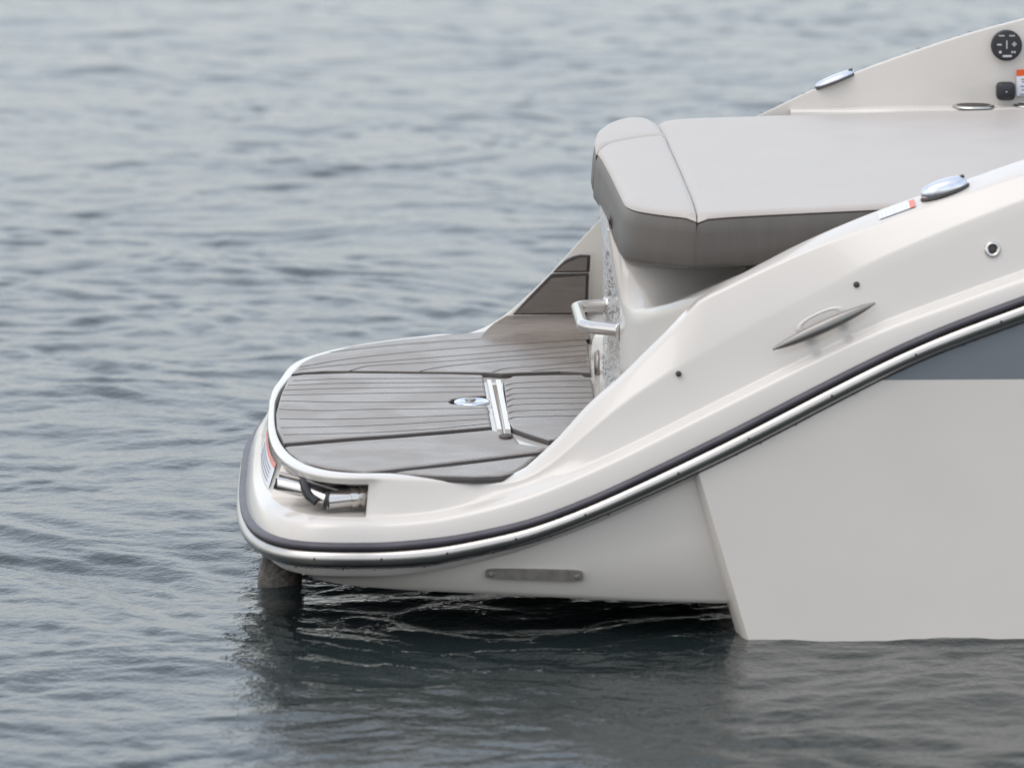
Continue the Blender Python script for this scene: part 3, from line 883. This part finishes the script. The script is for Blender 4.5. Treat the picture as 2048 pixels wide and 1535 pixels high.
# ---- port coaming ledge with cup holders behind the sunpad
YL = YTp(1.25)
zL = float(atY(1950, 213, YL-.05)[2])
ld = MB(); ys_ = [(YL+.03, zL+.0), (YL-.02, zL+.0), (YL-.088, zL-.001), (YL-.096, zL-.005), (YL-.098, zL-.02), (YL-.098, zL-.3)]
xa0 = atY(1580, 220, YL)[0]
L_ = []
for t in np.linspace(0, 1, 40):
    X = xa0+(2.9-xa0)*t; w = min(1, max(.02, (X-xa0)/.28)); w = w*w*(3-2*w)
    L_.append([(X, YL+.03-(YL+.03-y)*(.35+.65*w), zz_-.012*(1-w)) for y, zz_ in ys_])
ld.grid(L_); ld.build('coaming_ledge', M['gel'], boat, sharp=70)
for cxp, cyp in ((1947, 213), (2068, 211)):
    c = atZ(cxp, cyp, zL+.0015); m_ = MB()
    m_.lathe(c, (0, 0, 1), [(.042, .004), (.050, .004), (.053, .0), (.053, -.001)], 32)
    m_.f = m_.f[:-2]; m_.m = m_.m[:-2]
    ch = m_.build('cup_holder', M['steel'], boat)
    m_ = MB(); m_.lathe(c, (0, 0, 1), [(.001, .001), (.0425, .001), (.0425, .0035), (.001, .002)], 32); m_.build('cup_well', M['dark'], ch)
# inner side of the port coaming is the deck shell; controls are set on it
def shell_y(X): return YTp(X)-.012
def on_port(a, b):
    X = 1.3
    for _ in range(6):
        q = atY(a, b, shell_y(X)-.004); X = q[0]
    return q
nrm = Vector((0, -1, 0))
c = on_port(2013, 91)
rm = MB(); rm.lathe(c, nrm, [(.001, -.006), (.0385, -.006), (.0385, .004), (.0365, .007), (.034, .0075), (.001, .0075)], 40)
remote = rm.build('audio_remote', M['black'], boat)
gl = MB(); U = Vector((1, 0, 0)); W = Vector((0, 0, 1)); SC = 1/ (F/ (c[1]+12.5)) 
def mark(dx, dy, w, h): gl.box(Vector(c)+U*dx*SC+W*dy*SC+nrm*.0078, U*w*SC/2, nrm*.0004, W*h*SC/2)
mark(-15, 2, 9, 3); mark(15, 3, 9, 3); mark(15, 3, 3, 9); mark(0, 2, 2, 17); mark(1, -21, 18, 4); mark(-13, -13, 5, 5); mark(11, -13, 3, 4); mark(16, -13, 3, 4)
for k in range(4): mark(-15+k*2.9, 20, 2, 3)
for k in range(4): mark(6+k*2.9, 20, 2, 3)
gl.build('button_marks', M['print'], remote, smooth=False)
c = on_port(2011, 182)
kb = MB(); R = []
for s, h in ((1.0, -.004), (1.0, .012), (.93, .018), (.8, .021), (.3, .023)):
    r = []
    for k in range(32):
        a = 2*math.pi*k/32; ca, sa = math.cos(a), math.sin(a)
        r.append(Vector(c)+U*(math.copysign(abs(ca)**.45, ca)*.0235*s)+W*(math.copysign(abs(sa)**.5, sa)*.0225*s)+nrm*h)
    R.append(r)
kb.grid(R, 0, True); kb.add(R[-1], [tuple(range(32))])
knob = kb.build('socket_cover', M['black'], boat)
kd = MB(); kd.lathe(Vector(c)+nrm*.022, nrm, [(.001, 0), (.0018, 0), (.0018, .002), (.0005, .002)], 10); kd.build('cover_dot', M['print'], knob)
# safety label
st_ = MB(); P4 = [on_port(2033, 153), on_port(2033, 192), on_port(2085, 189), on_port(2085, 150)]
def sheet(mb, P, mi, d):
    P = [Vector(p)+nrm*d for p in P]; B = [p-nrm*.0006 for p in P]; mb.grid([B, P], mi, True); mb.add(P, [(0, 1, 2, 3)], mi)
sheet(st_, P4, 0, .001); sheet(st_, [on_port(2033, 140), on_port(2033, 152.5), on_port(2085, 149.5), on_port(2085, 137)], 1, .001)
for y0, x0, x1 in ((158, 2042, 2080), (163, 2044, 2076), (172, 2041, 2078), (179, 2043, 2070), (188, 2040, 2080)):
    sheet(st_, [on_port(x0, y0), on_port(x0, y0+2), on_port(x1, y0), on_port(x1, y0-2)], 2, .0018)
st_.build('warning_label', [M['sticker'], M['orange'], M['ink']], boat, smooth=False, label='white warning label with orange header')

# ---- fittings on the starboard side
def on_band(a, b, k1, k2, f):
    """point on the side surface between two feature curves"""
    X = .8
    for _ in range(8):
        y = (Y0(X)+offs[k1](X))*(1-f)+(Y0(X)+offs[k2](X))*f
        q = atY(a, b, float(y)); X = q[0]
    return q
def band_f(a, b, k1, k2):
    X = .8; f = .5
    for _ in range(12):
        y = (Y0(X)+offs[k1](X))*(1-f)+(Y0(X)+offs[k2](X))*f
        q = atY(a, b, float(y)); X = q[0]
        z1 = float(np.interp(X, sx[::-1], zc[k1][::-1])); z2 = float(np.interp(X, sx[::-1], zc[k2][::-1]))
        f = min(1, max(0, (z1-q[2])/(z1-z2)))
    return q
SN = Vector((0, -1, .12)).normalized()
# mooring cleat
p, q = band_f(1543, 693, 'H', 'C'), band_f(1748, 601, 'H', 'C')
p = np.array(p); q = np.array(q); p[1] = q[1] = min(p[1], q[1])-.036
ax = Vector(q-p); L = ax.length; ax.normalize(); mdp = Vector((p+q)/2); cb = ax.cross(SN).normalized()
cl = MB(); R = []
for t in np.linspace(-1, 1, 33):
    w = max(.12, (1-abs(t)**2.2)**.75); hh = .0125*w+.001; dd = .008*w+.003; bend = .006*(abs(t)**2)
    cpt = mdp+ax*t*L/2+cb*0+SN*(-.012*abs(t)**1.5+.006)
    R.append([cpt+(cb*math.cos(a)*hh+SN*math.sin(a)*dd) for a in [2*math.pi*k/16 for k in range(16)]])
cl.grid(R, 0, True); cl.add(R[0], [tuple(range(16))[::-1]]); cl.add(R[-1], [tuple(range(16))])
cleat = cl.build('mooring_cleat', M['dull_steel'], boat)
for s in (-.038, .038):
    s_ = MB(); cc = mdp+ax*s
    s_.tube([cc-SN*.045, cc-SN*.02, cc+SN*.002], [.013, .009, .009], 14); s_.build('cleat_post', M['dull_steel'], cleat)
bz = MB(); R = []
cc = mdp-SN*.0345+Vector((-.004, 0, .010))
for s, h in ((1.1, -.006), (1.0, .0002), (.93, .0009), (.86, .0003), (.8, -.0004)):
    r = []
    for k in range(40):
        a = 2*math.pi*k/40; ca, sa = math.cos(a), math.sin(a)
        r.append(cc+ax*(math.copysign(abs(ca)**.8, ca)*.052*s)+cb*(math.copysign(abs(sa)**.8, sa)*.019*(s if s > .9 else s*.97))+SN*h)
    R.append(r)
bz.grid(R, 0, True); bz.add(R[-1], [tuple(range(40))])
bz.build('cleat_seat', M['gel'], boat)
for a, b, r in ((1713, 569, .0052), (1357, 747, .0048)):
    c = band_f(a, b, 'H', 'C'); s = MB()
    s.lathe(c, SN, [(r*1.3, -.006), (r*1.3, .002), (r*.9, .005), (r*.5, .006), (.001, .006)], 20); s.build('snap_stud', M['dark'], boat)
c = band_f(1985, 499, 'H', 'C')
s = MB(); s.lathe(c, SN, [(.0175, -.006), (.0175, .003), (.0155, .006), (.011, .006), (.0088, .002), (.001, .002)], 30); bb = s.build('ring_fitting', M['steel'], boat)
s = MB(); s.lathe(c, SN, [(.001, .002), (.0088, .002), (.0088, .0035), (.005, .0045), (.001, .0045)], 20); s.build('fitting_core', M['dark'], bb)
# chrome pop-up cleats on the gunwale tops
def dome(c, ax, nr, L, Wd, H, name):
    ax = Vector(ax).normalized(); nr = Vector(nr); nr = (nr-ax*nr.dot(ax)).normalized(); sd_ = ax.cross(nr)
    mb = MB(); R = []
    for f, h in ((1.0, 0), (1.02, .15), (1.0, .42), (.95, .62), (.86, .78), (.7, .9), (.45, .97), (.2, 1.0), (.03, 1.0)):
        R.append([Vector(c)+ax*(math.cos(a)*L/2*f)+sd_*(math.sin(a)*Wd/2*f)+nr*h*H for a in [2*math.pi*k/36 for k in range(36)]])
    mb.grid(R, 0, True); mb.add(R[-1], [tuple(range(36))]); o = mb.build(name, M['chrome'], boat)
    gk = MB(); R = [[Vector(c)+ax*(math.cos(a)*L/2*f)+sd_*(math.sin(a)*Wd/2*f)+nr*h for a in [2*math.pi*k/36 for k in range(36)]] for f, h in ((1.07, -.004), (1.07, .002), (1.01, .003))]
    gk.grid(R, 0, True); gk.build('rubber_gasket', M['rubber'], o)
    nt = MB(); nt.box(Vector(c)+ax*L*.43+nr*H*.72, ax*.005, sd_*Wd*.12, nr*.003); nt.build('release_tab', M['dark'], o)
    return o
def tpt(X, port=False):
    i = int(np.argmin(abs(sx-X))); T = FC['T'][i] if not port else FC['T'][NT-1-i]; A_ = FC['A'][i] if not port else FC['A'][NT-1-i]
    j = i-3; T2 = FC['T'][j] if not port else FC['T'][NT-1-j]; A2 = FC['A'][j] if not port else FC['A'][NT-1-j]
    c = T*.5+A_*.5; c2 = T2*.5+A2*.5; e = Vector(c2-c); a_ = Vector(A_-T)
    nr = Vector((-e.z, 0, e.x)); nr = (nr if nr.z > 0 else -nr).normalized()
    return c, e, nr
Xd = atY(1890, 372, .22)[0]; c, e, nr = tpt(Xd)
dome(Vector(c)+nr*.002, e, nr, .104, .060, .028, 'flush_cleat')
Xd = atY(1668, 160, 2.15)[0]; c, e, nr = tpt(Xd, True)
dome(Vector(c)+nr*.003, e, nr, .104, .056, .014, 'flush_cleat')
# faded label on the gunwale top
Xa, Xb = atY(1757, 428, .2)[0], atY(1830, 402, .2)[0]
gs = MB()
def gstrip(xa_, xb_, f0, f1, d, mi):
    R = []
    for X in np.linspace(xa_, xb_, 7):
        T = np.array([X, Y0(X)+offs['T'](X), float(np.interp(X, sx[::-1], zc['T'][::-1]))]); A_ = np.array([X, Y0(X)+offs['A'](X), float(np.interp(X, sx[::-1], zc['A'][::-1]))])
        R.append([T+(A_-T)*f0+np.array([0, 0, d]), T+(A_-T)*f1+np.array([0, 0, d])])
    gs.grid(R, mi)
gstrip(Xa, Xb-.012, .26, .8, .003, 0); gstrip(Xb-.012, Xb, .26, .8, .003, 1)
for k in range(7): gstrip(Xa+.006+k*.0088, Xa+.009+k*.0088, .32, .72, .0036, 2)
gs.build('gunwale_label', [M['sticker'], M['red'], mat('pale_ink', (.60, .62, .67), .5)], boat, smooth=False, label='faded white label with red end')
# label on the stern fascia
fs = MB()
def fst(i0, i1, f0, f1, d, mi):
    R = []
    for i in range(i0, i1+1):
        a, b = FC['H'][i], FC['C'][i]; R.append([a+(b-a)*f0+OUT[i]*d, a+(b-a)*f1+OUT[i]*d])
    fs.grid(R, mi)
i_s = h1+2; i_e = min(mid-2, h1+22)
fst(i_s, i_e, .12, .90, .003, 0); fst(i_s, i_e, .12, .28, .0036, 1)
for f in (.40, .52, .64, .76): fst(i_s+2, i_e-3, f, f+.035, .0036, 2)
fs.build('stern_label', [M['sticker'], M['red'], M['ink']], boat, smooth=False, label='white label with red band')
# plate with two screws on the stern skirt
def skirt_pt(a, b): return np.array(atY(a, b, .100))
p0, p1 = skirt_pt(971, 1146), skirt_pt(1166, 1152)
ax = Vector(p1-p0); L = ax.length; ax.normalize(); upv = Vector((0, -.10, 1)).normalized(); nn_ = ax.cross(upv).normalized(); nn_ = nn_ if nn_.y < 0 else -nn_
pl = MB(); R = []
for s, h in ((1, -.01), (1, .003), (.97, .005)):
    r = []
    for k in range(36):
        a = 2*math.pi*k/36; ca, sa = math.cos(a), math.sin(a)
        r.append(Vector((p0+p1)/2)+ax*(math.copysign(abs(ca)**.18, ca)*(L/2-.0*(1-s)))*(1 if s == 1 else .99)+upv*(math.copysign(abs(sa)**.4, sa)*.0118*s)+nn_*h)
    R.append(r)
pl.grid(R, 0, True); pl.add(R[-1], [tuple(range(36))])
plate = pl.build('trim_plate', vary(mat('weathered_bronze', (.2, .185, .165), .45, metal=.3), (.17, .155, .14), (.24, .22, .20), 60), boat)
for s in (-.44, .44):
    s_ = MB(); s_.lathe(Vector((p0+p1)/2)+ax*s*L+nn_*.005, nn_, [(.006, 0), (.006, .001), (.003, .0015), (.0005, .0005)], 14); s_.build('plate_screw', M['dull_steel'], plate)

# ---- boarding ladder folded in its locker
lad = bpy.data.objects.new('boarding_ladder', None); scene.collection.objects.link(lad); lad.parent = boat
YD = .20
def lp(a, b, y=YD): return atY(a, b, y)
t = MB(); t.tube([lp(655, 1001, .16), lp(700, 996, .17), lp(775, 987, .20)], .020, 22); t.build('ladder_tube', M['steel'], lad)
t = MB(); t.tube([lp(700, 996, .17), lp(712, 994.8, .173)], .0225, 22); t.tube([lp(718, 994, .174), lp(724, 993.3, .176)], .0225, 22); t.build('tube_collar', M['steel'], lad)
t = MB(); t.tube([lp(612, 984, .20), lp(662, 1001, .165)], .0145, 18); t.build('ladder_tube', M['steel'], lad)
t = MB(); t.tube([lp(648, 999, .158), lp(656, 1001, .158)], [.0195, .0205], 22); t.build('end_cap', M['black'], lad)
t = MB(); t.tube([lp(556, 967, .26), lp(612, 980, .22)], .0155, 18); t.build('ladder_tube', M['steel'], lad)
t = MB(); t.tube([lp(549, 966, .255), lp(557, 968, .255)], .0125, 18); t.build('end_cap', M['black'], lad)
t = MB(); t.tube([lp(604, 958, .19), lp(610, 975, .178), lp(618, 992, .17), lp(632, 1004, .16)], [.008, .010, .010, .008], 10); t.build('rubber_strap', M['black'], lad)
t = MB(); t.tube([lp(560, 948, .28), lp(640, 968, .24), lp(740, 975, .24)], .006, 10); t.tube([lp(610, 960, .2), lp(670, 978, .2), lp(690, 985, .19)], .004, 10); t.build('ladder_rod', M['dull_steel'], lad)
t = MB(); t.box(Vector(lp(680, 970, .27)), (.09, -.01, 0), (0, .05, 0), (0, 0, .006)); t.build('locker_shade_slab', M['black'], lad)  # added black slab, stands in for the shade deep in the locker

# ---- drive leg under the stern
dr = MB(); R = []
c = np.array(atY(570, 1150, .80))
for zf, L1, W1, dx in ((.16, .045, .04, .02), (.12, .058, .05, .014), (.092, .064, .055, .008), (.086, .082, .066, .002), (.077, .085, .068, .0), (.070, .072, .056, -.002), (.03, .082, .058, -.010), (-.05, .088, .06, -.014), (-.25, .07, .05, .02)):
    r = []
    for k in range(32):
        a = 2*math.pi*k/32; ca, sa = math.cos(a), math.sin(a)
        r.append((c[0]+dx+math.copysign(abs(ca)**.75, ca)*L1*.60, .80+math.copysign(abs(sa)**.75, sa)*W1, zf))
    R.append(r)
dr.grid(R, 0, True); dr.add(R[0], [tuple(range(32))])
dr.build('drive_leg', M['drive'], boat)
# ---- beads of water on the wet surfaces (one uncountable part)
bd = MB()
def bead(p, n, r):
    n = Vector(n).normalized(); a = n.orthogonal().normalized(); b = n.cross(a); R = []
    for f, h in ((1, 0), (.85, .35), (.5, .6), (.08, .7)):
        R.append([Vector(p)+(a*math.cos(t)+b*math.sin(t))*r*f+n*r*h for t in [2*math.pi*k/8 for k in range(8)]])
    bd.grid(R, 0, True)
for _ in range(900):
    j = random.randrange(1, 23); i = random.randrange(3, 24); u, v = random.random(), random.random()
    p = (Vector(rowsT[j][i])*(1-u)+Vector(rowsT[j][i+1])*u)*(1-v)+(Vector(rowsT[j-1][i])*(1-u)+Vector(rowsT[j-1][i+1])*u)*v
    bead(p, (-1, -.05, 0), random.choice((.0015, .002, .003, .004)))
for _ in range(170):
    X = random.uniform(.7, 1.5); y = random.uniform(.5, .8) if random.random() < .6 else random.uniform(.8, 2.0)
    bead((X, y, zpad(X)+.0075), (0, 0, 1), random.choice((.001, .0015, .002)))
for _ in range(160):
    t_ = random.random(); i = random.randrange(20, mid); f = random.uniform(.86, 1.02)
    c = FC['R'][i]+(FC['S'][i]-FC['R'][i])*f+OUT[i]*.011
    bead(c, (OUT[i][0], OUT[i][1], -.4), random.choice((.002, .003, .004)))
for _ in range(260):
    i = random.randrange(20, 95); k = NT-1-i; c = FC['T'][k]*.6+FC['A'][k]*.4
    bead(c+np.array([random.uniform(-.01, .01), random.uniform(0, .02), .001]), (0, 0, 1), random.choice((.0015, .0025, .0035)))
o = bd.build('water_beads', M['drop'], boat); o['kind'] = 'stuff'
